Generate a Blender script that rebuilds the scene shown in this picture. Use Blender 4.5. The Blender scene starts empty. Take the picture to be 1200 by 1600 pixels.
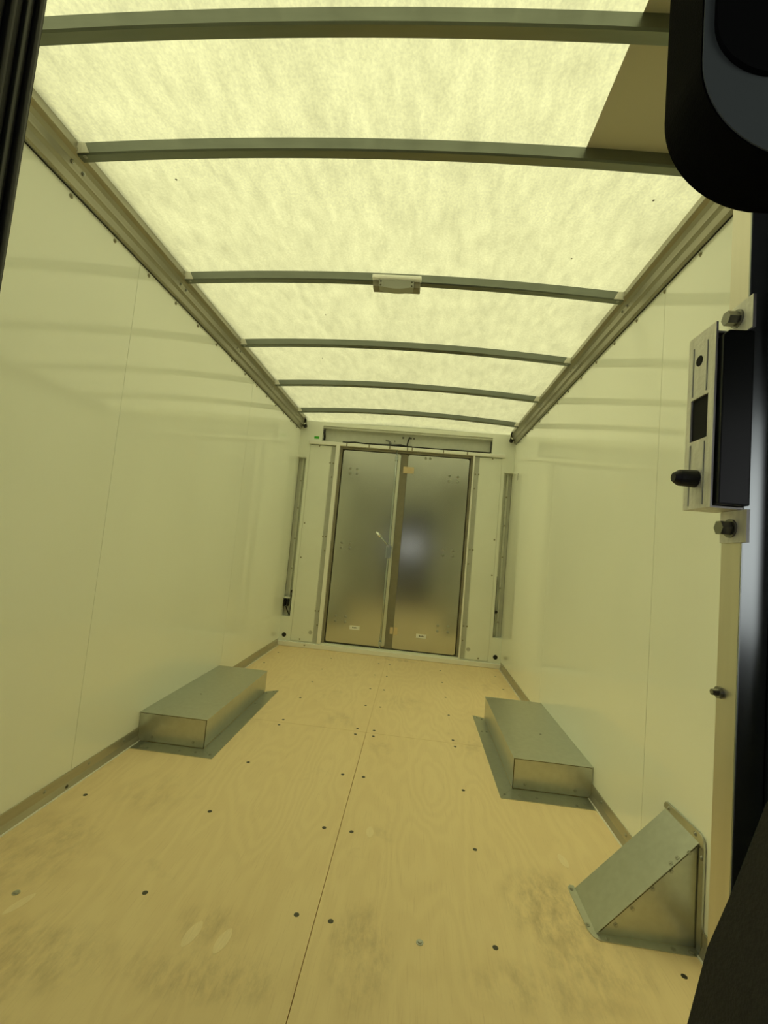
import bpy, bmesh, math, random
from mathutils import Matrix, Vector
random.seed(7)
sc = bpy.context.scene
COL = sc.collection

# ------------------------------------------------------------------ camera
YAW, PITCH, ROLL = 0.0772, 0.0757, 0.0909
cam_d = bpy.data.cameras.new('camera')
cam = bpy.data.objects.new('camera', cam_d)
COL.objects.link(cam)
cam_d.sensor_fit = 'VERTICAL'
cam_d.sensor_height = 24.0
cam_d.lens = 718.741 * 24.0 / 1600.0
cam_d.clip_start = 0.01
M = Matrix.Rotation(YAW, 4, 'Z') @ Matrix.Rotation(math.pi / 2 + PITCH, 4, 'X') @ Matrix.Rotation(ROLL, 4, 'Z')
cam.matrix_world = Matrix.Translation((1.3594, 0, 1.1145)) @ M
sc.camera = cam

# ------------------------------------------------------------------ daylight: an even overcast sky
world = bpy.data.worlds.new('sky')
sc.world = world
world.use_nodes = True
bg = world.node_tree.nodes['Background']
bg.inputs[0].default_value = (0.975, 0.985, 0.985, 1)
bg.inputs[1].default_value = 1.18
# hazy sun, high behind the rear of the truck and a little to the left
sun_d = bpy.data.lights.new('sun', 'SUN')
sun = bpy.data.objects.new('sun', sun_d)
COL.objects.link(sun)
sun_d.energy = 2.6
sun_d.angle = math.radians(6)
sun_d.color = (1.0, 0.97, 0.90)
sun.rotation_euler = Vector((0.62, -0.30, -0.72)).to_track_quat('-Z', 'Y').to_euler()
sc.view_settings.view_transform = 'Standard'
sc.view_settings.look = 'None'
sc.view_settings.exposure = 0.09
sc.view_settings.gamma = 1.0
sc.view_settings.use_curve_mapping = False
sc.cycles.max_bounces = 18
sc.cycles.diffuse_bounces = 12
sc.cycles.glossy_bounces = 6
sc.cycles.transmission_bounces = 8

# ------------------------------------------------------------------ measures (metres)
W = 2.30            # inside width
D = 4.837           # face of the rear wall
YF = 0.50           # cab side face of the partition
RAILZ = 2.30
BOWS = [1.05, 1.425, 2.18, 2.935, 3.69, 4.445]
def bow_bottom(x):
    return 2.385 + 0.042 * (1 - ((x - 1.15) / 1.09) ** 2)
def roof_z(x):
    return bow_bottom(x) + 0.046

# ------------------------------------------------------------------ materials
MATS = {}
def new_mat(name):
    m = bpy.data.materials.new(name)
    m.use_nodes = True
    nt = m.node_tree
    MATS[name] = m
    return m, nt, nt.nodes['Principled BSDF']

def link(nt, a, b):
    nt.links.new(a, b)

def simple(name, col, rough, metal=0.0, spec=0.5, noise=0.0, nscale=20.0, bump=0.0, bscale=60.0, stretch=(1, 1, 1), rvar=0.0):
    m, nt, p = new_mat(name)
    p.inputs['Base Color'].default_value = (*col, 1)
    p.inputs['Roughness'].default_value = rough
    p.inputs['Metallic'].default_value = metal
    p.inputs['Specular IOR Level'].default_value = spec
    if noise or bump or rvar:
        tc = nt.nodes.new('ShaderNodeTexCoord')
        mp = nt.nodes.new('ShaderNodeMapping')
        mp.inputs['Scale'].default_value = stretch
        link(nt, tc.outputs['Object'], mp.inputs[0])
        n = nt.nodes.new('ShaderNodeTexNoise')
        n.inputs['Scale'].default_value = nscale
        n.inputs['Detail'].default_value = 5
        link(nt, mp.outputs[0], n.inputs['Vector'])
        if noise:
            r = nt.nodes.new('ShaderNodeValToRGB')
            r.color_ramp.elements[0].position = 0.3
            r.color_ramp.elements[1].position = 0.7
            r.color_ramp.elements[0].color = (*[c * (1 - noise) for c in col], 1)
            r.color_ramp.elements[1].color = (*[min(1, c * (1 + noise)) for c in col], 1)
            link(nt, n.outputs['Fac'], r.inputs[0])
            link(nt, r.outputs[0], p.inputs['Base Color'])
        if rvar:
            mr = nt.nodes.new('ShaderNodeMapRange')
            mr.inputs['To Min'].default_value = max(0.02, rough - rvar)
            mr.inputs['To Max'].default_value = rough + rvar
            link(nt, n.outputs['Fac'], mr.inputs['Value'])
            link(nt, mr.outputs[0], p.inputs['Roughness'])
        if bump:
            n2 = nt.nodes.new('ShaderNodeTexNoise')
            n2.inputs['Scale'].default_value = bscale
            n2.inputs['Detail'].default_value = 2
            link(nt, tc.outputs['Object'], n2.inputs['Vector'])
            b = nt.nodes.new('ShaderNodeBump')
            b.inputs['Strength'].default_value = bump
            b.inputs['Distance'].default_value = 0.01
            link(nt, n2.outputs['Fac'], b.inputs['Height'])
            link(nt, b.outputs[0], p.inputs['Normal'])
    return m

simple('wall_liner', (0.905, 0.93, 0.865), 0.065, spec=0.75, noise=0.015, nscale=1.5, bump=0.007, bscale=1.6)
simple('white_paint', (0.86, 0.885, 0.82), 0.38, noise=0.02, nscale=4)
simple('white_gloss', (0.88, 0.88, 0.84), 0.25)
simple('galvanised', (0.56, 0.58, 0.53), 0.32, metal=0.95, noise=0.05, nscale=35, rvar=0.06, bump=0.02, bscale=9)
simple('bow_steel', (0.21, 0.23, 0.20), 0.33, metal=0.9, noise=0.05, nscale=14, stretch=(0.4, 4, 4), rvar=0.06)
simple('rail_metal', (0.40, 0.385, 0.31), 0.42, metal=0.85, noise=0.06, nscale=10, stretch=(6, .5, 6))
simple('door_steel', (0.60, 0.61, 0.565), 0.19, metal=0.95, noise=0.03, nscale=4, bump=0.005, bscale=2.5)
simple('frame_brown', (0.24, 0.22, 0.16), 0.55, noise=0.08)  # on the door frame this brown stands in for shaded galvanised steel
simple('grey_strip', (0.50, 0.51, 0.47), 0.5, noise=0.05)
simple('aluminium', (0.70, 0.66, 0.56), 0.34, metal=0.9, noise=0.04, nscale=8, stretch=(8, 8, .6), rvar=0.05)
simple('brushed_steel', (0.46, 0.50, 0.49), 0.30, metal=1.0)
simple('zinc', (0.80, 0.79, 0.72), 0.55, metal=0.45, noise=0.10, nscale=160, stretch=(1, 1, .12), bump=0.10, bscale=160)
simple('black_rubber', (0.010, 0.010, 0.010), 0.55, bump=0.05, bscale=150)
simple('black_hole', (0.004, 0.004, 0.004), 0.9)
simple('black_paint', (0.018, 0.021, 0.016), 0.42, noise=0.2, nscale=10)
simple('seat_fabric', (0.022, 0.020, 0.014), 0.85, noise=0.15, nscale=200, bump=0.15, bscale=500)
simple('headrest_cloth', (0.003, 0.003, 0.003), 0.95, spec=.1, bump=0.15, bscale=900)
simple('slate_plastic', (0.17, 0.20, 0.185), 0.7, spec=.3)
simple('dark_plastic', (0.006, 0.007, 0.006), 0.8, spec=.2)
simple('partition_grey', (0.45, 0.46, 0.42), 0.5, noise=.04)
simple('fold_metal', (0.72, 0.74, 0.66), 0.42, metal=.7)
simple('rivet_steel', (0.42, 0.43, 0.38), 0.3, metal=.9)
simple('bolt_steel', (0.26, 0.26, 0.22), 0.35, metal=.85)
simple('kick_metal', (0.52, 0.50, 0.41), 0.45, metal=.8, noise=.05, nscale=10, stretch=(6, .5, 6))
simple('cab_trim', (0.03, 0.03, 0.03), 0.8)
simple('header_grey', (0.62, 0.63, 0.57), 0.45, noise=.04)
simple('screw_dark', (0.10, 0.095, 0.075), 0.45, metal=0.8)
simple('screw_zinc', (0.45, 0.46, 0.42), 0.35, metal=0.9)
simple('screw_tan', (0.33, 0.31, 0.22), 0.5, metal=0.3)
simple('bright_chrome', (0.85, 0.86, 0.84), 0.12, metal=1.0)
simple('zinc_blue', (0.50, 0.55, 0.55), 0.25, metal=0.95)
simple('tape_beige', (0.66, 0.52, 0.32), 0.6, noise=0.05)
simple('sticker_white', (0.85, 0.85, 0.82), 0.5)
simple('ink_grey', (0.16, 0.16, 0.15), 0.6)
simple('sticker_green', (0.04, 0.42, 0.02), 0.5)
simple('lamp_lens', (0.36, 0.37, 0.32), 0.35)
m_ = simple('lamp_acrylic', (0.92, 0.92, 0.88), 0.3)
p_ = m_.node_tree.nodes['Principled BSDF']
p_.inputs['Subsurface Weight'].default_value = 1.0
p_.inputs['Subsurface Scale'].default_value = .03
p_.inputs['Subsurface Radius'].default_value = (1, 1, 1)
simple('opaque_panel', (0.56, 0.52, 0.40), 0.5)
simple('patch_wood', (0.93, 0.77, 0.51), 0.5, noise=0.05, nscale=40, stretch=(6, .6, 1))

def roof_mat():
    m = bpy.data.materials.new('roof_fibreglass')
    m.use_nodes = True
    nt = m.node_tree
    nt.nodes.remove(nt.nodes['Principled BSDF'])
    out = nt.nodes['Material Output']
    tc = nt.nodes.new('ShaderNodeTexCoord')
    def nz(scale, stretch, detail, rough=0.55):
        mp = nt.nodes.new('ShaderNodeMapping')
        mp.inputs['Scale'].default_value = stretch
        link(nt, tc.outputs['Object'], mp.inputs[0])
        n = nt.nodes.new('ShaderNodeTexNoise')
        n.inputs['Scale'].default_value = scale
        n.inputs['Detail'].default_value = detail
        n.inputs['Roughness'].default_value = rough
        link(nt, mp.outputs[0], n.inputs['Vector'])
        return n
    a = nz(22, (1, .33, 1), 6, .62)
    b = nz(130, (1, .8, 1), 2)
    c = nz(3.2, (1, .8, 1), 3)
    def ramp(n, lo, hi, p0, p1):
        mr = nt.nodes.new('ShaderNodeMapRange')
        mr.inputs['From Min'].default_value = p0
        mr.inputs['From Max'].default_value = p1
        mr.inputs['To Min'].default_value = lo
        mr.inputs['To Max'].default_value = hi
        link(nt, n.outputs['Fac'], mr.inputs['Value'])
        return mr.outputs[0]
    def mul(x, y):
        k = nt.nodes.new('ShaderNodeMath'); k.operation = 'MULTIPLY'
        link(nt, x, k.inputs[0]); link(nt, y, k.inputs[1]); return k.outputs[0]
    f = mul(mul(ramp(a, .83, 1.11, .30, .70), ramp(b, .88, 1.08, .3, .7)), ramp(c, .94, 1.04, .3, .7))
    vm = nt.nodes.new('ShaderNodeVectorMath'); vm.operation = 'SCALE'
    vm.inputs[0].default_value = ROOF_TINT
    link(nt, f, vm.inputs['Scale'])
    tr = nt.nodes.new('ShaderNodeBsdfTranslucent')
    link(nt, vm.outputs[0], tr.inputs['Color'])
    df = nt.nodes.new('ShaderNodeBsdfDiffuse')
    df.inputs['Color'].default_value = (0.88, 0.87, 0.68, 1)
    mx = nt.nodes.new('ShaderNodeMixShader')
    mx.inputs[0].default_value = 0.34
    link(nt, tr.outputs[0], mx.inputs[1]); link(nt, df.outputs[0], mx.inputs[2])
    rf = nt.nodes.new('ShaderNodeBsdfRefraction')        # forward-scattered part of the daylight
    rf.inputs['Roughness'].default_value = 0.85
    rf.inputs['IOR'].default_value = 1.25
    link(nt, vm.outputs[0], rf.inputs['Color'])
    mx2 = nt.nodes.new('ShaderNodeMixShader')
    mx2.inputs[0].default_value = 0.36
    link(nt, mx.outputs[0], mx2.inputs[1]); link(nt, rf.outputs[0], mx2.inputs[2])
    link(nt, mx2.outputs[0], out.inputs[0])
    MATS['roof_fibreglass'] = m
ROOF_TINT = (0.79, 0.785, 0.40)
roof_mat()

def plywood_mat():
    m, nt, p = new_mat('plywood')
    N = nt.nodes.new
    tc = N('ShaderNodeTexCoord')
    def mapping(s, loc=(0, 0, 0)):
        mp = N('ShaderNodeMapping'); mp.inputs['Scale'].default_value = s; mp.inputs['Location'].default_value = loc
        link(nt, tc.outputs['Object'], mp.inputs[0]); return mp.outputs[0]
    def noise(v, scale, detail=4, rough=.5):
        n = N('ShaderNodeTexNoise'); n.inputs['Scale'].default_value = scale
        n.inputs['Detail'].default_value = detail; n.inputs['Roughness'].default_value = rough
        link(nt, v, n.inputs['Vector']); return n.outputs['Fac']
    def math_(op, a, b=None, c=None):
        k = N('ShaderNodeMath'); k.operation = op
        for i, v in enumerate((a, b, c)):
            if v is None: continue
            if isinstance(v, (int, float)): k.inputs[i].default_value = v
            else: link(nt, v, k.inputs[i])
        return k.outputs[0]
    def mix(fac, ca, cb):
        k = N('ShaderNodeMix'); k.data_type = 'RGBA'
        link(nt, fac, k.inputs[0])
        for i, v in ((6, ca), (7, cb)):
            if isinstance(v, tuple): k.inputs[i].default_value = v
            else: link(nt, v, k.inputs[i])
        return k.outputs[2]
    def smooth(v, a, b, lo=0., hi=1.):
        mr = N('ShaderNodeMapRange'); mr.interpolation_type = 'SMOOTHSTEP'
        mr.inputs['From Min'].default_value = a; mr.inputs['From Max'].default_value = b
        mr.inputs['To Min'].default_value = lo; mr.inputs['To Max'].default_value = hi
        link(nt, v, mr.inputs['Value']); return mr.outputs[0]
    # rotary-cut figure: contour lines of a stretched field
    field = noise(mapping((1.6, .42, 1)), 1.7, 3, .45)
    rings = math_('SINE', math_('MULTIPLY', field, 120))
    rings = smooth(rings, -1, 1)
    fine = noise(mapping((60, 2.2, 1)), 4, 4, .6)
    broad = noise(mapping((1.4, .35, 1), (3, 1, 0)), 2.2, 3)
    c0 = mix(broad, (0.86, 0.675, 0.405, 1), (0.935, 0.765, 0.485, 1))
    c1 = mix(math_('MULTIPLY', rings, .13), c0, (0.66, 0.47, 0.26, 1))
    c2 = mix(math_('MULTIPLY', smooth(fine, .52, .75), .28), c1, (0.62, 0.44, 0.25, 1))
    # scuffs and dirt, each with its own place
    dirt_n = noise(mapping((1.5, .6, 1)), 11, 7, .75)
    sep = N('ShaderNodeSeparateXYZ'); link(nt, tc.outputs['Object'], sep.inputs[0])
    total = None
    for (x, y, rx, ry, amt) in DIRT:
        dx = math_('DIVIDE', math_('SUBTRACT', sep.outputs[0], x), rx)
        dy = math_('DIVIDE', math_('SUBTRACT', sep.outputs[1], y), ry)
        d2 = math_('ADD', math_('MULTIPLY', dx, dx), math_('MULTIPLY', dy, dy))
        g = math_('MULTIPLY', smooth(d2, 1, 0), amt * .8)
        total = g if total is None else math_('MAXIMUM', total, g)
    dm = math_('MULTIPLY', total, smooth(dirt_n, .36, .74))
    c3 = mix(dm, c2, (0.27, 0.195, 0.10, 1))
    sc_n = noise(mapping((1.0, .7, 1), (9, 2, 0)), 3.2, 6, .68)
    c4 = mix(math_('MULTIPLY', smooth(sc_n, .58, .74), .25), c3, (0.36, 0.26, 0.14, 1))
    link(nt, c4, p.inputs['Base Color'])
    p.inputs['Roughness'].default_value = 0.55
    p.inputs['Specular IOR Level'].default_value = 0.3
    b = N('ShaderNodeBump'); b.inputs['Strength'].default_value = .06; b.inputs['Distance'].default_value = .004
    link(nt, fine, b.inputs['Height']); link(nt, b.outputs[0], p.inputs['Normal'])
DIRT = [(1.90, 1.62, .20, .24, .75), (1.95, 1.44, .22, .14, .6), (1.30, 1.36, .12, .22, .55), (.18, 1.55, .22, .30, .45),
        (.45, 1.20, .30, .14, .5), (.86, 1.36, .14, .10, .4), (1.25, 4.72, .30, .07, .6), (.98, 3.0, .14, .16, .35),
        (1.8, 1.33, .3, .10, .45), (.9, 1.22, .3, .10, .5), (1.35, 3.45, .22, .2, .25), (.35, 1.95, .2, .2, .25)]
plywood_mat()

# ------------------------------------------------------------------ mesh helpers
class MB:
    def __init__(s):
        s.bm = bmesh.new()
    def box(s, x0, x1, y0, y1, z0, z1):
        x0, x1 = min(x0, x1), max(x0, x1); y0, y1 = min(y0, y1), max(y0, y1); z0, z1 = min(z0, z1), max(z0, z1)
        v = [s.bm.verts.new((x, y, z)) for x in (x0, x1) for y in (y0, y1) for z in (z0, z1)]
        for f in ((0, 1, 3, 2), (4, 6, 7, 5), (0, 4, 5, 1), (2, 3, 7, 6), (0, 2, 6, 4), (1, 5, 7, 3)):
            s.bm.faces.new([v[i] for i in f])
        return s
    def prism(s, pts, axis, a, b):
        """polygon pts in the two other axes, extruded along axis from a to b"""
        def P(u, v, w):
            return {'x': (w, u, v), 'y': (u, w, v), 'z': (u, v, w)}[axis]
        A = [s.bm.verts.new(P(u, v, a)) for u, v in pts]
        B = [s.bm.verts.new(P(u, v, b)) for u, v in pts]
        n = len(pts)
        s.bm.faces.new(A); s.bm.faces.new(B[::-1])
        for i in range(n):
            s.bm.faces.new((A[i], B[i], B[(i + 1) % n], A[(i + 1) % n]))
        return s
    def cyl(s, c, axis, r, h, n=12, r2=None):
        r2 = r if r2 is None else r2
        ax = Vector(axis).normalized()
        t = Vector((0, 0, 1)) if abs(ax.z) < .9 else Vector((1, 0, 0))
        u = ax.cross(t).normalized(); w = ax.cross(u)
        c = Vector(c)
        A = [s.bm.verts.new(c + (u * math.cos(k * math.tau / n) + w * math.sin(k * math.tau / n)) * r) for k in range(n)]
        B = [s.bm.verts.new(c + ax * h + (u * math.cos(k * math.tau / n) + w * math.sin(k * math.tau / n)) * r2) for k in range(n)]
        s.bm.faces.new(A[::-1]); s.bm.faces.new(B)
        for i in range(n):
            s.bm.faces.new((A[i], A[(i + 1) % n], B[(i + 1) % n], B[i]))
        return s
    def tube(s, pts, r, n=8):
        pts = [Vector(p) for p in pts]
        rings = []
        for i, p in enumerate(pts):
            d = (pts[min(i + 1, len(pts) - 1)] - pts[max(i - 1, 0)]).normalized()
            t = Vector((0, 1, 0)) if abs(d.y) < .9 else Vector((1, 0, 0))
            u = d.cross(t).normalized(); w = d.cross(u)
            rings.append([s.bm.verts.new(p + (u * math.cos(k * math.tau / n) + w * math.sin(k * math.tau / n)) * r) for k in range(n)])
        for a, b in zip(rings, rings[1:]):
            for i in range(n):
                s.bm.faces.new((a[i], a[(i + 1) % n], b[(i + 1) % n], b[i]))
        s.bm.faces.new(rings[0][::-1]); s.bm.faces.new(rings[-1])
        return s
    def bevel(s, w, seg=2):
        bmesh.ops.bevel(s.bm, geom=s.bm.edges[:], offset=w, segments=seg, affect='EDGES', profile=.6, clamp_overlap=True)
        return s
    def mesh(s, name, mat, smooth=False):
        bmesh.ops.recalc_face_normals(s.bm, faces=s.bm.faces[:])
        me = bpy.data.meshes.new(name)
        s.bm.to_mesh(me); s.bm.free()
        me.materials.append(MATS[mat])
        if smooth:
            for p in me.polygons: p.use_smooth = True
        return me
    def build(s, name, mat, parent=None, smooth=False):
        return put(name, s.mesh(name, mat, smooth), parent)

def put(name, me, parent=None, loc=None, rot=None):
    o = bpy.data.objects.new(name, me)
    COL.objects.link(o)
    if parent: o.parent = parent
    if loc is not None:                       # loc is given in world space; parents are unrotated
        pl = Vector(parent.location) if parent else Vector((0, 0, 0))
        if parent and parent.parent: pl += Vector(parent.parent.location)
        o.location = Vector(loc) - pl
    elif parent:
        pl = Vector(parent.location)
        if parent.parent: pl += Vector(parent.parent.location)
        o.location = -pl
    if rot is not None: o.rotation_euler = rot
    return o

def empty(name, loc=(0, 0, 0)):
    o = bpy.data.objects.new(name, None); COL.objects.link(o); o.location = loc; o.empty_display_size = .05
    return o
def struct(name, label=None):
    o = empty(name); o['kind'] = 'structure'
    if label: o['label'] = label
    return o
def tag(o, label, cat, group=None):
    o['label'] = label; o['category'] = cat
    if group: o['group'] = group
    return o

def screw_mesh(name, mat, r, h, washer=False):
    b = MB()
    if washer: b.cyl((0, 0, 0), (0, 0, 1), r * 1.0, h * .35, 12).cyl((0, 0, h * .35), (0, 0, 1), r * .62, h * .65, 8, r * .5)
    else: b.cyl((0, 0, 0), (0, 0, 1), r, h * .5, 10).cyl((0, 0, h * .5), (0, 0, 1), r, h * .5, 10, r * .6)
    return b.mesh(name, mat)
SCREW_FLOOR = screw_mesh('floor_screw', 'screw_dark', .0085, .0015)
SCREW_WASHER = screw_mesh('washer_screw', 'screw_zinc', .0105, .004, True)
SCREW_WALL = screw_mesh('wall_rivet', 'screw_tan', .0085, .006, True)
SCREW_BACK = screw_mesh('back_screw', 'screw_tan', .0085, .005)
SCREW_SHEET = screw_mesh('sheet_screw', 'screw_zinc', .0075, .004, True)
SCREW_DOT = screw_mesh('dot_screw', 'screw_dark', .0045, .002)
SCREW_JAMB = screw_mesh('jamb_bolt', 'bolt_steel', .0062, .009, True)
RIVET_DOOR = screw_mesh('door_rivet', 'rivet_steel', .0135, .009)
RX = {'+x': (0, math.pi / 2, 0), '-x': (0, -math.pi / 2, 0), '-y': (math.pi / 2, 0, 0), '+z': (0, 0, 0), '-z': (math.pi, 0, 0)}
def screw(me, loc, face, parent, name='screw'):
    return put(name, me, parent, loc, RX[face])

# ------------------------------------------------------------------ FLOOR
floor = struct('floor')
MB().box(-.04, W + .04, YF - .02, D + .1, -.08, -.0182).build('subfloor', 'frame_brown', floor)
SEAM_X, SEAM_Y = 1.153, 2.845
g = .0012
sheets = {}
for (k, x0, x1, y0, y1) in (('a', 0.0, SEAM_X - g, YF, SEAM_Y - g), ('b', SEAM_X + g, W, YF, SEAM_Y - g),
                            ('c', 0.0, SEAM_X - g * .5, SEAM_Y + g, D + .02), ('d', SEAM_X + g * .5, W, SEAM_Y + g, D + .02)):
    sheets[k] = MB().box(x0, x1, y0, y1, -.018, 0).build('plywood_sheet', 'plywood', floor)
rows = [1.005, 1.443, 1.878, 2.311, 2.80, 2.888, 3.31, 3.70, 4.095, 4.50]
for y in rows:
    for x in (.105, .628, 1.095, 1.20, 1.678, 2.20):
        if x in (.105, 2.20) and 2.25 < y < 3.45: continue
        if x == 2.20 and abs(y - 1.878) < .02: continue
        screw(SCREW_FLOOR, (x + random.uniform(-.004, .004), y + random.uniform(-.004, .004), 0), '+z', floor)
for x, y in ((1.464, 1.416), (.269, 1.369)):
    screw(SCREW_WASHER, (x, y, 0), '+z', floor)
for (x, y, a, l, w, k) in ((.831, 1.329, -.15, .046, .017, 'a'), (.922, 1.322, -.15, .044, .016, 'a'), (1.272, 1.892, .05, .036, .015, 'b'),
                           (2.009, 1.881, .1, .04, .016, 'b'), (.311, 1.335, -.3, .045, .014, 'a')):
    pts = []
    for t in range(20):
        th = t * math.tau / 20
        u, v = w * math.copysign(abs(math.sin(th)) ** 1.3, math.sin(th)), l * math.cos(th)
        pts.append((x + u * math.cos(a) - v * math.sin(a), y + u * math.sin(a) + v * math.cos(a)))
    MB().prism(pts, 'z', -.001, .0006).build('repair_patch', 'patch_wood', sheets[k])

# ------------------------------------------------------------------ SIDE WALLS
PANEL_Y = [YF + .03, 1.912, 3.375, D + .06]
def side_wall(name, sx):
    w = struct(name)
    X = (lambda x: x) if sx < 0 else (lambda x: W - x)
    MB().box(X(-.06), X(-.007), YF, D + .25, -.08, 2.52).build('wall_backing', 'grey_strip', w)
    for y0, y1 in zip(PANEL_Y, PANEL_Y[1:]):
        MB().box(X(-.007), X(0), y0 + .0012, y1 - .0012, .0, RAILZ + .03).build('wall_panel', 'wall_liner', w)
    start = (1.492 if sx < 0 else 1.674) - 3 * .2445
    for k in range(17):
        y = start + k * .2445
        if y < 4.78: screw(SCREW_WALL, (X(0), y, 2.281), '+x' if sx < 0 else '-x', w, 'rivet')
    return w
wall_left = side_wall('wall_left', -1)
wall_right = side_wall('wall_right', 1)

def baseboard(name, sx):
    b = struct(name)
    X = (lambda x: x) if sx < 0 else (lambda x: W - x)
    spans = [(YF + .03, 2.3815), (3.3485, D - .04)]
    if sx > 0: spans = [(YF + .03, 1.519), (1.75, 2.3845), (3.3285, D - .04)]
    for y0, y1 in spans:
        MB().prism([(X(0.0002), .0), (X(.014), .0), (X(.014), .004), (X(.005), .028), (X(.005), .069), (X(.0002), .069)], 'y', y0, y1).build('kick_angle', 'kick_metal', b)
        MB().box(X(.014), X(.019), y0, y1, .0002, .0045).build('edge_bead', 'white_gloss', b)
    start = 1.773 - 4 * .2445
    for k in range(17):
        y = start + k * .2445
        if any(y0 + .02 < y < y1 - .02 for y0, y1 in spans):
            screw(SCREW_SHEET, (X(.005), y, .05), '+x' if sx < 0 else '-x', b)
    if sx < 0: screw(SCREW_FLOOR, (.0105, 1.886, .0145), '+x', b)
    return b
baseboard('baseboard_left', -1)
baseboard('baseboard_right', 1)

# ------------------------------------------------------------------ TOP RAILS
def rail(name, sx):
    X = (lambda x: x) if sx < 0 else (lambda x: W - x)
    r = struct(name)
    prof = [(0.0005, 2.300), (.014, 2.300), (.019, 2.306), (.024, 2.333), (.030, 2.342), (.0335, 2.346), (.034, 2.352), (.038, 2.372), (.047, 2.386),
            (.060, 2.393), (.063, 2.396), (.063, 2.404), (.057, 2.410), (.057, 2.4325), (.0005, 2.4325)]
    MB().prism([(X(a), b) for a, b in prof], 'y', YF + .03, D - .03).build('rail_profile', 'rail_metal', r)
    MB().box(X(.0002), X(.0045), YF + .03, D - .03, 2.2978, 2.2998).build('shadow_line', 'black_rubber', r)  # thin black strip drawn in for the shade line under the rail
    for y in BOWS:
        for dy in (.02, .075):
            screw(SCREW_SHEET, (X(.0385), y + .02 + dy - .03, 2.366), '+x' if sx < 0 else '-x', r, 'rivet')
    # black grommet and clamp at the rear end
    MB().cyl((X(.044), D - .055, 2.372), (0, 1, -.6), .019, .03, 12).build('clamp_ring', 'bright_chrome', r)
    MB().cyl((X(.050), D - .040, 2.346), (0, 1, -.3), .021, .03, 14).build('grommet', 'black_rubber', r)
    MB().tube([(X(.06), D - .12, 2.402), (X(.062), D - .07, 2.398), (X(.058), D - .04, 2.37), (X(.05), D - .03, 2.345)], .009).build('wire', 'black_rubber', r)
    return r
rail('trim_1', -1)
rail('trim_2', 1)

# ------------------------------------------------------------------ CEILING: translucent fibreglass skin
ceil = struct('ceiling')
b = MB()
nx, ny = 28, 12
Y0, Y1 = YF + .02, D + .22
grid = [[b.bm.verts.new((-.03 + (W + .06) * i / nx, Y0 + (Y1 - Y0) * j / ny, roof_z(min(max(-.03 + (W + .06) * i / nx, 0), W)))) for i in range(nx + 1)] for j in range(ny + 1)]
for j in range(ny):
    for i in range(nx):
        b.bm.faces.new((grid[j][i], grid[j][i + 1], grid[j + 1][i + 1], grid[j + 1][i]))
b.build('roof_skin', 'roof_fibreglass', ceil, True)
# small specks lying on the skin
SPECK = MB().cyl((0, 0, 0), (0, 0, 1), .004, .001, 7).mesh('speck', 'screw_dark')
for x, y in ((.70, 2.62), (.32, 1.60), (1.93, 1.98), (2.1, 1.62), (.55, 3.25), (1.47, 3.9)):
    put('speck', SPECK, ceil, (x, y, roof_z(x) - .002))

# opaque tan sheet just below the skin, right front
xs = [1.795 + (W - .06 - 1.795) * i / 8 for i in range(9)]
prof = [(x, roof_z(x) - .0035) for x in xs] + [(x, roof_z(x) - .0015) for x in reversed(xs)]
op = MB().prism(prof, 'y', YF + .031, 1.428).build('opaque_roof_sheet', 'opaque_panel')
tag(op, 'flat tan opaque sheet at the right front corner of the translucent roof', 'panel')

# ------------------------------------------------------------------ ROOF BOWS
def bow_mesh():
    b = MB()
    n = 32
    xs = [.058 + (W - .116) * i / n for i in range(n + 1)]
    # hat section: web and a slightly sloped face, swept along the arch
    sec = [(0.0, .0425), (.002, .006), (.006, .0), (.036, .0), (.040, .006), (.042, .0425)]
    rings = [[b.bm.verts.new((x, dy, bow_bottom(x) + dz)) for dy, dz in sec] for x in xs]
    m = len(sec)
    for r0, r1 in zip(rings, rings[1:]):
        for i in range(m):
            b.bm.faces.new((r0[i], r0[(i + 1) % m], r1[(i + 1) % m], r1[i]))
    b.bm.faces.new(rings[0]); b.bm.faces.new(rings[-1][::-1])
    return b.mesh('bow_beam', 'bow_steel')
BOW = bow_mesh()
END = MB().prism([(.0575, 2.389), (.105, 2.391), (.085, 2.428), (.0575, 2.428)], 'y', -.0025, -.0005).mesh('end_bracket', 'zinc')
END2 = MB().prism([(W - .0575, 2.389), (W - .105, 2.391), (W - .085, 2.428), (W - .0575, 2.428)], 'y', -.0025, -.0005).mesh('end_bracket', 'zinc')
BOW_LABELS = ['nearest arched steel roof bow, at the top edge of the picture',
              'second arched steel roof bow, bordering the opaque tan roof sheet',
              'arched steel roof bow that carries the dome light',
              'thin arched roof bow next behind the dome light bow',
              'fifth arched roof bow, second from the rear doors',
              'rearmost arched roof bow, just before the header over the rear doors']
for y, lb in zip(BOWS, BOW_LABELS):
    r = empty('roof_bow', (0, y, 0))
    tag(r, lb, 'roof bow', 'arched roof bows')
    put('beam', BOW, r, (0, y, 0))
    put('end_bracket', END, r, (0, y, 0)); put('end_bracket', END2, r, (0, y, 0))
    screw(SCREW_SHEET, (.082, y + .012, bow_bottom(.082)), '-z', r); screw(SCREW_SHEET, (W - .082, y + .012, bow_bottom(W - .082)), '-z', r)

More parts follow.
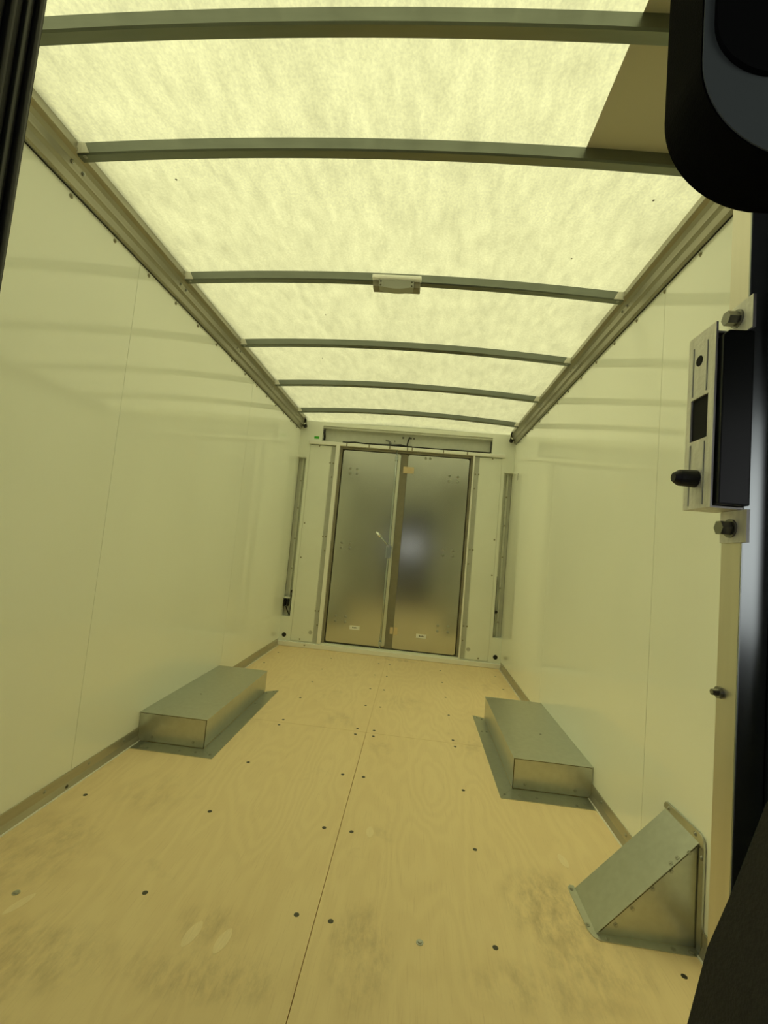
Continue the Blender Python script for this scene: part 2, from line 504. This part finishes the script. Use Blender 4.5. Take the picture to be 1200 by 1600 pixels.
# dome light on the third bow
yl = BOWS[2]
dl = empty('dome_light', (1.152, yl, 2.40))
tag(dl, 'small dome lamp with white lip hanging from a roof bow', 'lamp')
MB().box(1.032, 1.272, yl - .040, yl - .012, 2.4195, 2.4385).bevel(.002, 1).build('lip', 'lamp_acrylic', dl)
MB().box(1.036, 1.268, yl - .022, yl + .03, 2.3845, 2.4185).bevel(.003, 1).build('base_plate', 'frame_brown', dl)
pts = [(1.066 + .172 * i / 10, 2.390 - .020 * math.sin(math.pi * (.12 + .76 * i / 10)) + .002) for i in range(11)]
pts = [(1.066, 2.415)] + pts + [(1.238, 2.415)]
MB().prism(pts, 'y', yl - .034, yl + .012).bevel(.003, 2).build('lens', 'lamp_lens', dl)
for x in (1.076, 1.228):
    MB().prism([(x - .008, 2.379), (x + .008, 2.379), (x + .008, 2.412), (x - .008, 2.412)], 'y', yl - .037, yl - .0342).build('end_clip', 'lamp_lens', dl)
    screw(SCREW_DOT, (x, yl - .037, 2.405), '-y', dl)
    screw(SCREW_DOT, (x, yl - .037, 2.386), '-y', dl)

# ------------------------------------------------------------------ REAR WALL
wb = struct('wall_back')
Yb = D + .085                      # bottom of the recesses
MB().box(-.06, W + .06, Yb, Yb + .03, -.08, 2.405).build('outer_shell', 'grey_strip', wb)
MB().box(-.06, W + .06, D + .22, D + .25, -.08, 2.52).build('roof_cap', 'white_paint', wb)
def wp(name, x0, x1, z0, z1, y0=D, y1=None, mat='white_paint', bev=0):
    q = MB().box(x0, x1, y0, Yb if y1 is None else y1, z0, z1)
    if bev: q.bevel(bev, 1)
    return q.build(name, mat, wb)
# lower band, corner blocks, header
wp('corner_block', -.007, .125, .0, .298); wp('corner_block', W - .125, W + .007, .0, .298)
wp('corner_block', -.007, .125, 2.00, 2.187); wp('corner_block', W - .125, W + .007, 2.00, 2.187)
wp('header_block', -.007, .245, 2.187, 2.405); wp('header_block', 2.062, W + .007, 2.187, 2.405)
wp('header_lip', .245, 2.062, 2.362, 2.405)
wp('header_lip', .245, 2.062, 2.340, 2.3615, D + .012, None, 'header_grey')
wp('header_back', .245, 2.062, 2.187, 2.3395, D + .070, None, 'header_grey')  # grey of lip and back carries the recess shade in its colour
wp('recess_floor', .1255, W - .1255, 2.1515, 2.1865, D + .0005)
for sx in (-1, 1):
    X = (lambda x: x) if sx < 0 else (lambda x: W - x)
    wp('slot_frame', X(.094), X(.125), .298, 2.00, D, Yb)
    wp('panel_backing', X(.1255), X(.41), .0, 2.145, D + .006)
    wp('side_panel', X(.128), X(.358), .062, 2.140, D - .002, D + .006)
    wp('hinge_strip', X(.362), X(.405), .062, 2.140, D + .001, D + .006, 'grey_strip')
    # inside of the corner slot: corrugated steel post
    MB().prism([(X(.0), D + .075), (X(.028), D + .075), (X(.034), D + .06), (X(.054), D + .06), (X(.060), D + .075), (X(.094), D + .075), (X(.094), Yb), (X(0), Yb)],
               'z', .298, 2.0).build('slot_post', 'header_grey', wb)
    for z in (.45, .80, 1.12, 1.45, 1.75):
        screw(SCREW_BACK, (X(.044), D + .06, z), '-y', wb)
    wp('door_post', X(.412), X(.4525 if sx < 0 else .427), .055, 2.150, D - .035, D + .02, 'white_gloss', .003)
    MB().cyl((X(.054), D - .006, .107), (0, 1, 0), .0225, .0065, 20).build('plug', 'black_rubber', wb)
    for x, z in ((.148, 1.292), (.147, .926), (.358, 1.96), (.36, 1.168), (.36, .385), (.224, .078), (.225, 2.137)):
        screw(SCREW_BACK, (X(x), D - .002, z), '-y', wb)
    for x, z in ((.392, 1.96), (.39, 1.809), (.39, 1.168), (.393, 1.02), (.394, .386), (.393, .239)):
        screw(SCREW_BACK, (X(x), D + .001, z), '-y', wb)
for x in (.33, W - .33):
    MB().cyl((x, D - .0035, .157), (0, 1, 0), .020, .0016, 14).build('filler_cap', 'grey_strip', wb)
MB().box(.115, W - .095, D - .030, D + .0, 2.151, 2.186).bevel(.004, 1).build('top_bar', 'white_gloss', wb)
for x in (.52, .76, .98, 1.17, 1.22, 1.55, 1.80):
    MB().box(x, x + .012, D - .033, D - .0302, 2.150, 2.187).build('cable_tie', 'frame_brown', wb)
MB().box(.0, W, D - .040, D - .0025, .001, .050).bevel(.004, 1).build('sill', 'white_gloss', wb)
MB().box(.41, W - .41, D - .022, D + .02, .0505, .066).build('sill_step', 'white_paint', wb)
screw(SCREW_BACK, (.289, D - .040, .029), '-y', wb)
# reveal around the two leaves; the steel frame's shade is painted as brown
MB().box(.455, 1.875, D + .055, Yb, .066, 2.150).build('reveal', 'frame_brown', wb)
MB().box(.4527, .480, D + .005, D + .054, .066, 2.150).build('reveal_side', 'frame_brown', wb)
MB().box(1.850, 1.8725, D + .005, D + .054, .066, 2.150).build('reveal_side', 'frame_brown', wb)
MB().box(.4802, 1.8498, D + .005, D + .054, 2.125, 2.150).build('reveal_top', 'frame_brown', wb)

def leaf_outline(x0, x1, z0, z1, r, nseg=4):
    pts = []
    for cx, cz, a0 in ((x1 - r, z1 - r, 0), (x0 + r, z1 - r, 90), (x0 + r, z0 + r, 180), (x1 - r, z0 + r, 270)):
        for k in range(nseg + 1):
            a = math.radians(a0 + 90.0 * k / nseg)
            pts.append((cx + r * math.cos(a), cz + r * math.sin(a)))
    return pts
def clusters(par, lst):
    for x, z in lst:
        screw(RIVET_DOOR, (x, D + .012, z), '-y', par, 'rivet')
# left leaf
d1 = struct('door_1')
MB().prism(leaf_outline(.493, 1.114, .085, 2.115, .022), 'y', D + .012, D + .030).build('leaf_sheet', 'door_steel', d1)
MB().box(.486, 1.12, D + .031, D + .052, .075, 2.122).build('leaf_core', 'frame_brown', d1)
MB().box(1.082, 1.112, D + .004, D + .0118, .10, 2.10).bevel(.002, 1).build('edge_fold', 'fold_metal', d1)
rod = MB().tube([(1.068, D - .012, z) for z in (.075, .6, 1.2, 1.8, 2.185)], .0080, 8).build('lock_rod', 'zinc_blue', d1, True)
for z in (.12, 2.06):
    MB().box(1.052, 1.084, D - .020, D + .0118, z - .022, z + .022).bevel(.004, 1).build('rod_guide', 'zinc_blue', d1)
MB().box(1.062, 1.074, D - .016, D - .008, 1.80, 2.03).build('rod_sleeve', 'galvanised', d1)
MB().prism([(1.040, 1.125), (1.085, 1.150), (1.108, 1.12), (1.100, 1.01), (1.075, .985), (1.045, 1.005)], 'y', D - .03, D + .0118).bevel(.006, 2).build('lock_body', 'zinc_blue', d1)
h = MB().tube([(1.066, D - .036, 1.128), (1.02, D - .055, 1.175), (.965, D - .065, 1.225)], .0065, 8).build('handle', 'zinc_blue', d1, True)
MB().tube([(.975, D - .064, 1.216), (.955, D - .066, 1.236), (.926, D - .066, 1.262)], .0125, 8).build('grip', 'bright_chrome', h, True)
MB().cyl((1.068, D - .046, 1.130), (0, 1, 0), .018, .016, 12, .02).build('pivot', 'bright_chrome', d1)
clusters(d1, [(.583, 1.918), (.657, 1.916), (.583, 1.865), (.657, 1.866), (.568, 1.118), (.66, 1.118), (.568, 1.068), (.66, 1.068), (.577, .355), (.683, .355), (.577, .30), (.683, .30)])
# right leaf
d2 = struct('door_2')
MB().prism(leaf_outline(1.192, 1.838, .080, 2.115, .022), 'y', D + .012, D + .030).build('leaf_sheet', 'door_steel', d2)
MB().box(1.186, 1.843, D + .031, D + .052, .072, 2.122).build('leaf_core', 'frame_brown', d2)
MB().box(1.116, 1.190, D + .018, D + .0305, .074, 2.120).build('centre_seal', 'frame_brown', d2)
MB().box(1.142, 1.156, D + .013, D + .0178, .074, 2.120).build('seal_rib', 'frame_brown', d2)
clusters(d2, [(1.64, 1.921), (1.728, 1.917), (1.64, 1.868), (1.728, 1.866), (1.638, 1.144), (1.738, 1.142), (1.64, 1.083), (1.74, 1.08), (1.645, .36), (1.75, .36), (1.645, .305), (1.75, .305), (1.377, 2.09), (1.423, 2.089)])

# tapes, labels and stickers
def flat(name, x0, x1, z0, z1, mat, y, t=.0012):
    return MB().box(x0, x1, y - t, y, z0, z1).build(name, mat)
t1 = flat('tape_patch', 1.148, 1.262, 1.915, 1.985, 'tape_beige', D + .0118)
tag(t1, 'beige tape square near the top of the right rear door', 'tape')
t2 = empty('tape_patch', (1.21, D, .26))
tag(t2, 'pair of small tan tape scraps low beside the door gap', 'tape')
MB().box(1.150, 1.188, D + .0155, D + .0178, .225, .295).build('scrap', 'tape_beige', t2)
MB().box(1.196, 1.236, D + .0105, D + .0119, .222, .298).build('scrap', 'tape_beige', t2)
for x, z, lb in ((.787, .251, 'small white label with grey print low on the left rear door'),
                 (1.483, .235, 'small white label with grey print low on the right rear door')):
    e = empty('door_label', (x, D, z)); tag(e, lb, 'label', 'printed labels on the rear doors')
    MB().box(x - .052, x + .052, D + .0108, D + .0119, z - .020, z + .020).build('sticker', 'sticker_white', e)
    for k, (a, c) in enumerate(((-.024, -.012), (-.009, .004), (.007, .016), (.019, .026))):
        MB().box(x + a, x + c, D + .0100, D + .0107, z - .006, z + .007 - .003 * (k % 2)).build('print', 'ink_grey', e)
gs = flat('green_sticker', .158, .212, 2.214, 2.240, 'sticker_green', D - .0001)
tag(gs, 'small bright green sticker on the upper left rear corner', 'sticker')

# wiring in the header recess
wr = empty('wiring_harness', (1.1, D, 2.19))
tag(wr, 'black wiring loom lying along the header above the rear doors', 'wiring')
def cable(name, pts, r, mat='black_rubber'):
    return MB().tube(pts, r, 7).build(name, mat, wr, True)
ym = D + .012
cable('cable', [(.262, ym, 2.325), (.262, ym - .008, 2.29), (.270, ym - .01, 2.24), (.266, ym, 2.205)], .012)
cable('cable', [(.47, ym, 2.199), (.54, ym, 2.202), (.60, ym, 2.208), (.66, ym, 2.204), (.72, ym, 2.200)], .0075)
cable('cable', [(.72, ym, 2.200), (.85, ym, 2.200), (.95, ym, 2.203), (1.02, ym, 2.204), (1.09, ym, 2.207), (1.16, ym, 2.200), (1.22, ym, 2.201)], .011)
cable('cable', [(1.02, ym, 2.206), (1.10, ym - .012, 2.212), (1.17, ym, 2.20)], .009)
cable('cable', [(1.165, ym, 2.20), (1.170, ym + .012, 2.245), (1.178, ym + .028, 2.285), (1.186, ym + .044, 2.315)], .0075)
cable('cable', [(1.22, ym, 2.201), (1.4, ym, 2.200), (1.6, ym, 2.200), (1.74, ym, 2.203), (1.9, ym, 2.201), (2.045, ym, 2.202)], .0075)
cable('cable', [(2.048, ym, 2.202), (2.050, ym, 2.24), (2.050, ym, 2.32)], .0075)
c = MB().prism([(.93, 2.252), (.965, 2.243), (.972, 2.206), (.992, 2.206), (.998, 2.240), (1.035, 2.250), (1.032, 2.262), (.985, 2.252), (.935, 2.264)], 'y', D + .02, D + .035).build('connector', 'ink_grey', wr)
MB().box(.985, 1.025, D + .018, D + .0198, 2.236, 2.262).build('clip', 'grey_strip', c)
for x in (1.115, 1.20, 1.232):
    MB().box(x - .010, x + .010, D + .0670, D + .0698, 2.298, 2.318).build('hole_cover', 'ink_grey', wr)

# connector block in the left slot, cables in both slots
cb = empty('wire_connector', (.04, D, .43))
tag(cb, 'black twin wire connector in the left rear corner slot', 'connector')
MB().box(.001, .072, D + .010, D + .055, .485, .497).build('bracket', 'white_paint', cb)
MB().box(.001, .006, D + .010, D + .055, .375, .4845).build('bracket', 'galvanised', cb)
for x in (.022, .050):
    MB().box(x - .010, x + .010, D + .006, D + .045, .40, .475).bevel(.004, 1).build('plug', 'black_rubber', cb)
MB().tube([(.036, D + .02, .40), (.05, D + .018, .365), (.070, D + .015, .330), (.086, D + .012, .308)], .006).build('lead', 'black_rubber', cb, True)
MB().tube([(.087, D + .015, .55), (.088, D + .012, .45), (.088, D + .012, .308)], .005).build('lead', 'black_rubber', cb, True)
MB().cyl((.082, D + .02, .56), (0, 1, 0), .014, .01, 12).build('grommet', 'black_rubber', cb)
cr = empty('loose_cable', (2.21, D, .45))
tag(cr, 'black cable hanging in the right rear corner slot', 'cable')
MB().tube([(2.212, D + .03, .92), (2.211, D + .014, .75), (2.2105, D + .012, .50), (2.2105, D + .012, .302)], .0045).build('lead', 'black_rubber', cr, True)
MB().cyl((2.226, D + .02, .555), (0, 1, 0), .016, .012, 12).build('grommet', 'black_rubber', cr)
br = MB().prism([(4.60, 1.96), (4.616, 1.968), (4.612, 1.935), (4.622, 1.90), (4.606, 1.895)], 'x', W - .006, W - .0002).build('wall_clip', 'grey_strip')
tag(br, 'tiny grey clip on the right wall by the rear corner slot', 'clip')

# ------------------------------------------------------------------ WHEEL BOXES
def wheel_box(sx, label, xin, y0, y1, fx, fy0, fy1):
    X = (lambda x: x) if sx < 0 else (lambda x: W - x)
    r = empty('wheel_box', (X(.2), (y0 + y1) / 2, 0))
    tag(r, label, 'wheel box', 'galvanised wheel boxes on the floor')
    H = .148
    q = MB().box(X(.0005), X(xin), y0, y1, .0035, H - .0025); q.bevel(.002, 1); q.build('body', 'galvanised', r)
    MB().prism([(X(.0005), y0 - .004), (X(xin + .003), y0 - .004), (X(xin + .003), y1 + .003), (X(.0005), y1 + .003)], 'z', H - .0022, H).build('top_sheet', 'galvanised', r)
    MB().box(X(xin - .0035), X(xin + .0005), y0 - .0016, y0 - .0002, .0035, H - .0060).build('front_seam', 'screw_dark', r)
    MB().box(X(.006), X(xin + .0005), y0 - .0016, y0 - .0002, H - .0058, H - .0024).build('front_seam', 'screw_dark', r)
    # floor flanges with mitred corner
    MB().prism([(X(xin + .0005), y0), (X(fx), fy0), (X(fx), fy1), (X(xin + .0005), y1)], 'z', .0003, .003).build('side_flange', 'galvanised', r)
    MB().prism([(X(.0195), fy0), (X(fx - .001), fy0), (X(xin), y0 - .0005), (X(.0195), y0 - .0005)], 'z', .0003, .003).build('front_flange', 'galvanised', r)
    for x, y in ((fx - .025, fy0 + .035), (fx - .025, (y0 + y1) / 2 + .22), (fx - .025, fy1 - .04), (xin + .02, (y0 + y1) / 2 + .22), (xin + .02, y1 - .03), (xin - .10, fy0 + .035), (xin - .02, fy0 + .04), (.06, fy0 + .035), (.10, fy0 + .02)):
        if x < xin and y > y0: continue
        screw(SCREW_SHEET, (X(x), y, .003), '+z', r)
    screw(SCREW_SHEET, (X(.16), y0 + .35, H), '+z', r)
    for x in (.08, xin - .06):
        screw(SCREW_SHEET, (X(x), y0 - .0002, .028), '-y', r)
    return r
wheel_box(-1, 'galvanised wheel box with floor flange against the left wall', .362, 2.382, 3.345, .445, 2.293, 3.402)
wheel_box(1, 'galvanised wheel box with floor flange against the right wall', .378, 2.385, 3.325, .452, 2.280, 3.358)

# ------------------------------------------------------------------ SLOPED COVER near the doorway
cv = empty('sloped_cover', (2.2, 1.63, 0))
tag(cv, 'triangular galvanised cover with riveted flanges in the front right corner', 'metal cover')
ya, yb_ = 1.545, 1.735
xw = W - .0055
MB().prism([(2.003, .003), (2.007, .003), (xw, .303), (xw, .308)], 'y', ya, yb_).build('slope_sheet', 'galvanised', cv)
MB().prism([(2.010, .003), (xw, .003), (xw, .297)], 'y', ya + .003, ya + .0055).build('side_sheet', 'galvanised', cv)
MB().prism([(2.010, .003), (xw, .003), (xw, .297)], 'y', yb_ - .006, yb_ - .003).build('side_sheet', 'galvanised', cv)
# floor flange around the toe (rounded corners) and along the near side
MB().prism([(2.003, yb_), (2.003, yb_ + .012), (1.990, yb_ + .014), (1.980, yb_ + .002), (1.978, yb_ - .03), (1.982, ya + .01), (1.990, ya - .012), (2.004, ya - .024), (2.006, ya)], 'z', .0004, .003).build('toe_flange', 'galvanised', cv)
MB().prism([(2.0065, ya + .0025), (2.0045, ya - .0245), (xw, ya - .030), (xw, ya + .0025)], 'z', .0004, .003).build('floor_flange', 'galvanised', cv)
# wall flange with rounded ends, seen as a lip along the top and down the near edge
MB().prism([(ya - .002, .303), (yb_, .303), (yb_ + .010, .306), (yb_ + .010, .318), (yb_, .328), (ya + .004, .334), (ya - .012, .330), (ya - .022, .318), (ya - .024, .296), (ya - .002, .296)], 'x', xw - .003, xw + .003).build('wall_flange', 'galvanised', cv)
MB().prism([(ya - .002, .0035), (ya - .024, .0035), (ya - .024, .2955), (ya - .002, .2955)], 'x', xw - .003, xw + .003).build('wall_flange', 'galvanised', cv)
MB().tube([(2.012, ya + .0015, .009), (2.15, ya + .0015, .152), (2.288, ya + .0015, .297)], .0022, 6).build('seam_edge', 'screw_dark', cv)
for t in (.12, .30, .52, .72, .92):
    x, z = 2.018 + (xw - .02 - 2.018) * t, .295 * t - .002 * (1 - t)
    screw(SCREW_SHEET, (x + .012, ya + .003, max(z, .02)), '-y', cv, 'rivet')
for x, y in ((2.03, ya - .014), (2.22, ya - .016), (2.27, ya - .018), (1.988, ya + .03), (1.988, yb_ - .008)):
    screw(SCREW_SHEET, (x, y, .003), '+z', cv, 'rivet')
for y, z in ((yb_ - .02, .316), (ya + .02, .320), (ya - .013, .27)):
    screw(SCREW_SHEET, (xw - .003, y, z), '-x', cv, 'rivet')
nrm = Vector((-.305, 0, .30)).normalized()
for t in (.74, .80):
    p_ = Vector((2.003, ya + .012, .003)).lerp(Vector((xw, ya + .012, .308)), t)
    o = put('rivet', SCREW_SHEET, cv, p_); o.rotation_euler = (0, -math.radians(45), 0)

# ------------------------------------------------------------------ PARTITION between cab and cargo box
wf = struct('wall_front')
XJ, XL, ZT = 1.691, .800, 1.97
MB().box(XJ + .0022, W + .05, YF + .002, YF + .029, -.08, 2.50).build('partition_right', 'partition_grey', wf)
MB().box(-.05, XL - .002, YF + .002, YF + .029, -.08, 2.50).build('partition_left', 'partition_grey', wf)
MB().box(XL - .002, XJ + .002, YF + .002, YF + .029, ZT, 2.50).build('partition_top', 'partition_grey', wf)
MB().box(XJ, XJ + .002, YF, YF + .030, -.08, ZT).build('jamb_lining', 'aluminium', wf)
MB().box(XJ + .0002, XJ + .0275, YF - .0022, YF + .0018, -.08, ZT).bevel(.0008, 1).build('jamb_face', 'brushed_steel', wf)
MB().box(XJ + .0280, 2.34, YF - .020, YF + .0015, -.08, ZT).bevel(.004, 2).build('cab_lining', 'black_paint', wf)
# left jamb: black rubber covered post
MB().box(XL - .20, XL - .0022, YF - .06, YF + .0015, -.08, ZT).build('cab_lining', 'black_paint', wf)
MB().box(XL - .002, XL, YF - .06, YF + .030, -.08, ZT).build('jamb_lining', 'black_rubber', wf)
for y, rr, mt in ((YF + .020, .006, 'black_rubber'), (YF + .004, .0045, 'black_paint'), (YF - .016, .006, 'black_rubber'), (YF - .036, .005, 'black_paint')):
    MB().tube([(XL + .001, y, z) for z in (-.07, .9, ZT)], rr, 10).build('seal_rib', mt, wf, True)
screw(SCREW_JAMB, (XJ, YF + .0235, .994), '-x', wf, 'bolt')

# door latch on the right jamb
lt = empty('door_latch', (XJ, YF, 1.18))
tag(lt, 'black boxed door latch in a bolted zinc bracket on the right jamb', 'door latch')
yn, yf_ = .4925, .541
def hat(z0, z1, xo):
    return MB().box(xo, xo + .0022, yn, yf_, z0, z1)
XO = 1.655
z0_, z1_ = 1.186, 1.384
# front plate of the bracket with a square slot and a round hole (built from strips around the slot)
sl0, sl1 = 1.262, 1.310
for (za, zb, ya_, yb2) in ((z0_, sl0, yn, yf_), (sl1, z1_, yn, yf_), (sl0, sl1, yn, yn + .010), (sl0, sl1, yf_ - .008, yf_)):
    MB().box(XO, XO + .0022, ya_, yb2, za, zb).build('strike_plate', 'zinc', lt)
MB().box(XO + .0024, XO + .0044, yn + .008, yf_ - .006, sl0 - .004, sl1 + .004).build('slot_shadow', 'black_hole', lt)
MB().cyl((XO - .0004, .520, 1.352), (1, 0, 0), .006, .0003, 14).build('round_hole', 'black_hole', lt)
for y in (yn + .0135, yf_ - .010):
    MB().box(XO - .0008, XO - .0001, y - .0008, y + .0008, z0_ + .004, sl0 - .004).build('pressed_line', 'grey_strip', lt)
    MB().box(XO - .0008, XO - .0001, y - .0008, y + .0008, sl1 + .004, z1_ - .014).build('pressed_line', 'grey_strip', lt)
MB().box(XO + .0024, XJ - .0012, yn + .004, yf_ - .002, z0_, z0_ + .002).build('bracket_end', 'zinc', lt)
MB().box(XO + .0024, XJ - .0012, yn + .004, yf_ - .002, z1_ - .010, z1_ - .008).build('bracket_end', 'zinc', lt)
for za, zb in ((z1_ - .007, 1.413), (1.152, z0_ - .0005)):
    MB().prism([(yn - .006, za), (yf_ - .014, za), (yf_ - .014, zb), (yn - .006, zb)], 'x', XJ - .0040, XJ - .0008).build('mount_tab', 'zinc', lt)
for z in (1.397, 1.167):
    bt = MB().cyl((XJ - .0041, .5095, z), (-1, 0, 0), .0100, .0020, 16).build('bolt', 'bolt_steel', lt)
    MB().cyl((XJ - .0062, .5095, z), (-1, 0, 0), .0078, .0105, 6).build('hex_head', 'bolt_steel', bt)
MB().prism([(XO + .0046, z0_ + .0030), (XJ - .0004, z0_ + .0030), (XJ - .0004, z1_ - .0105), (XO + .0110, z1_ - .0105), (XO + .0046, z1_ - .0160)], 'y', yn - .0050, yf_ - .004).bevel(.0016, 2).build('cover', 'black_paint', lt)
MB().cyl((XO - .0005, .5190, 1.219), (-1, 0, 0), .0095, .017, 18, .0088).cyl((XO - .0175, .5190, 1.219), (-1, 0, 0), .0088, .006, 18, .0050).build('rubber_bumper', 'black_rubber', lt)

# ------------------------------------------------------------------ CAB (unseen dark shell added to block light; windscreen gap sized for door glow)
cabs = struct('cab_shell')
MB().box(-.1, 2.5, -1.6, YF - .061, -.16, -.08).build('cab_floor', 'cab_trim', cabs)
MB().box(-.1, 2.5, -1.6, YF, 1.975, 2.04).build('cab_roof', 'cab_trim', cabs)
for x0, x1 in ((-.16, -.1), (2.5, 2.56)):
    MB().box(x0, x1, -1.6, YF, -.16, .95).build('cab_side', 'cab_trim', cabs)
    MB().box(x0, x1, -1.6, YF, 1.60, 2.04).build('cab_side', 'cab_trim', cabs)
    MB().box(x0, x1, -.25, YF, .9502, 1.5998).build('cab_side', 'cab_trim', cabs)
MB().box(-.1, 2.5, -1.66, -1.6, -.16, 1.02).build('cab_front_mask', 'cab_trim', cabs)
MB().box(-.1, 2.5, -1.66, -1.6, 1.36, 2.04).build('cab_front_mask', 'cab_trim', cabs)
MB().box(-.1, .92, -1.66, -1.6, 1.0202, 1.3598).build('cab_front_mask', 'cab_trim', cabs)
MB().box(1.45, 2.5, -1.66, -1.6, 1.0202, 1.3598).build('cab_front_mask', 'cab_trim', cabs)

# seat at the right of the viewpoint
st = empty('cab_seat', (1.72, .15, -.08))
tag(st, 'dark fabric cab seat with rounded shoulder at the lower right', 'seat')
prof = [(1.520, .30), (1.524, .74), (1.530, .80), (1.5375, .857), (1.547, .900), (1.559, .931), (1.577, .984), (1.60, 1.03), (1.65, 1.06), (1.80, 1.06), (1.86, 1.03), (1.90, .95), (1.925, .80), (1.93, .30)]
MB().prism(prof, 'y', .235, .300).bevel(.006, 2).build('backrest', 'seat_fabric', st, False)
MB().box(1.53, 1.92, -.28, .22, .28, .40).bevel(.03, 2).build('cushion', 'seat_fabric', st)
MB().box(1.58, 1.87, -.2, .2, -.0799, .2795).build('pedestal', 'cab_trim', st)
hx0, hx1, hz0, hz1, hr = 1.488, 1.90, 1.331, 1.53, .056
hd = MB().prism(leaf_outline(hx0, hx1, hz0, hz1, hr, 14), 'y', .236, .272).build('headrest', 'headrest_cloth', st)
hd['label'] = 'black headrest with rounded corners and slate grey face'
MB().prism(leaf_outline(hx0 + .0006, hx1 - .0006, hz0 + .0006, hz1 - .0006, hr, 14), 'y', .2350, .2358).build('face_panel', 'slate_plastic', hd)
MB().prism(leaf_outline(hx0 + .0055, hx1 - .004, hz0 + .046, hz1 - .004, .03, 10), 'y', .2320, .2348).bevel(.0008, 1).build('inset_pad', 'dark_plastic', hd)
for x in (1.66, 1.76):
    MB().cyl((x, .262, 1.05), (0, 0, 1), .006, .285, 10).build('headrest_post', 'black_paint', st)
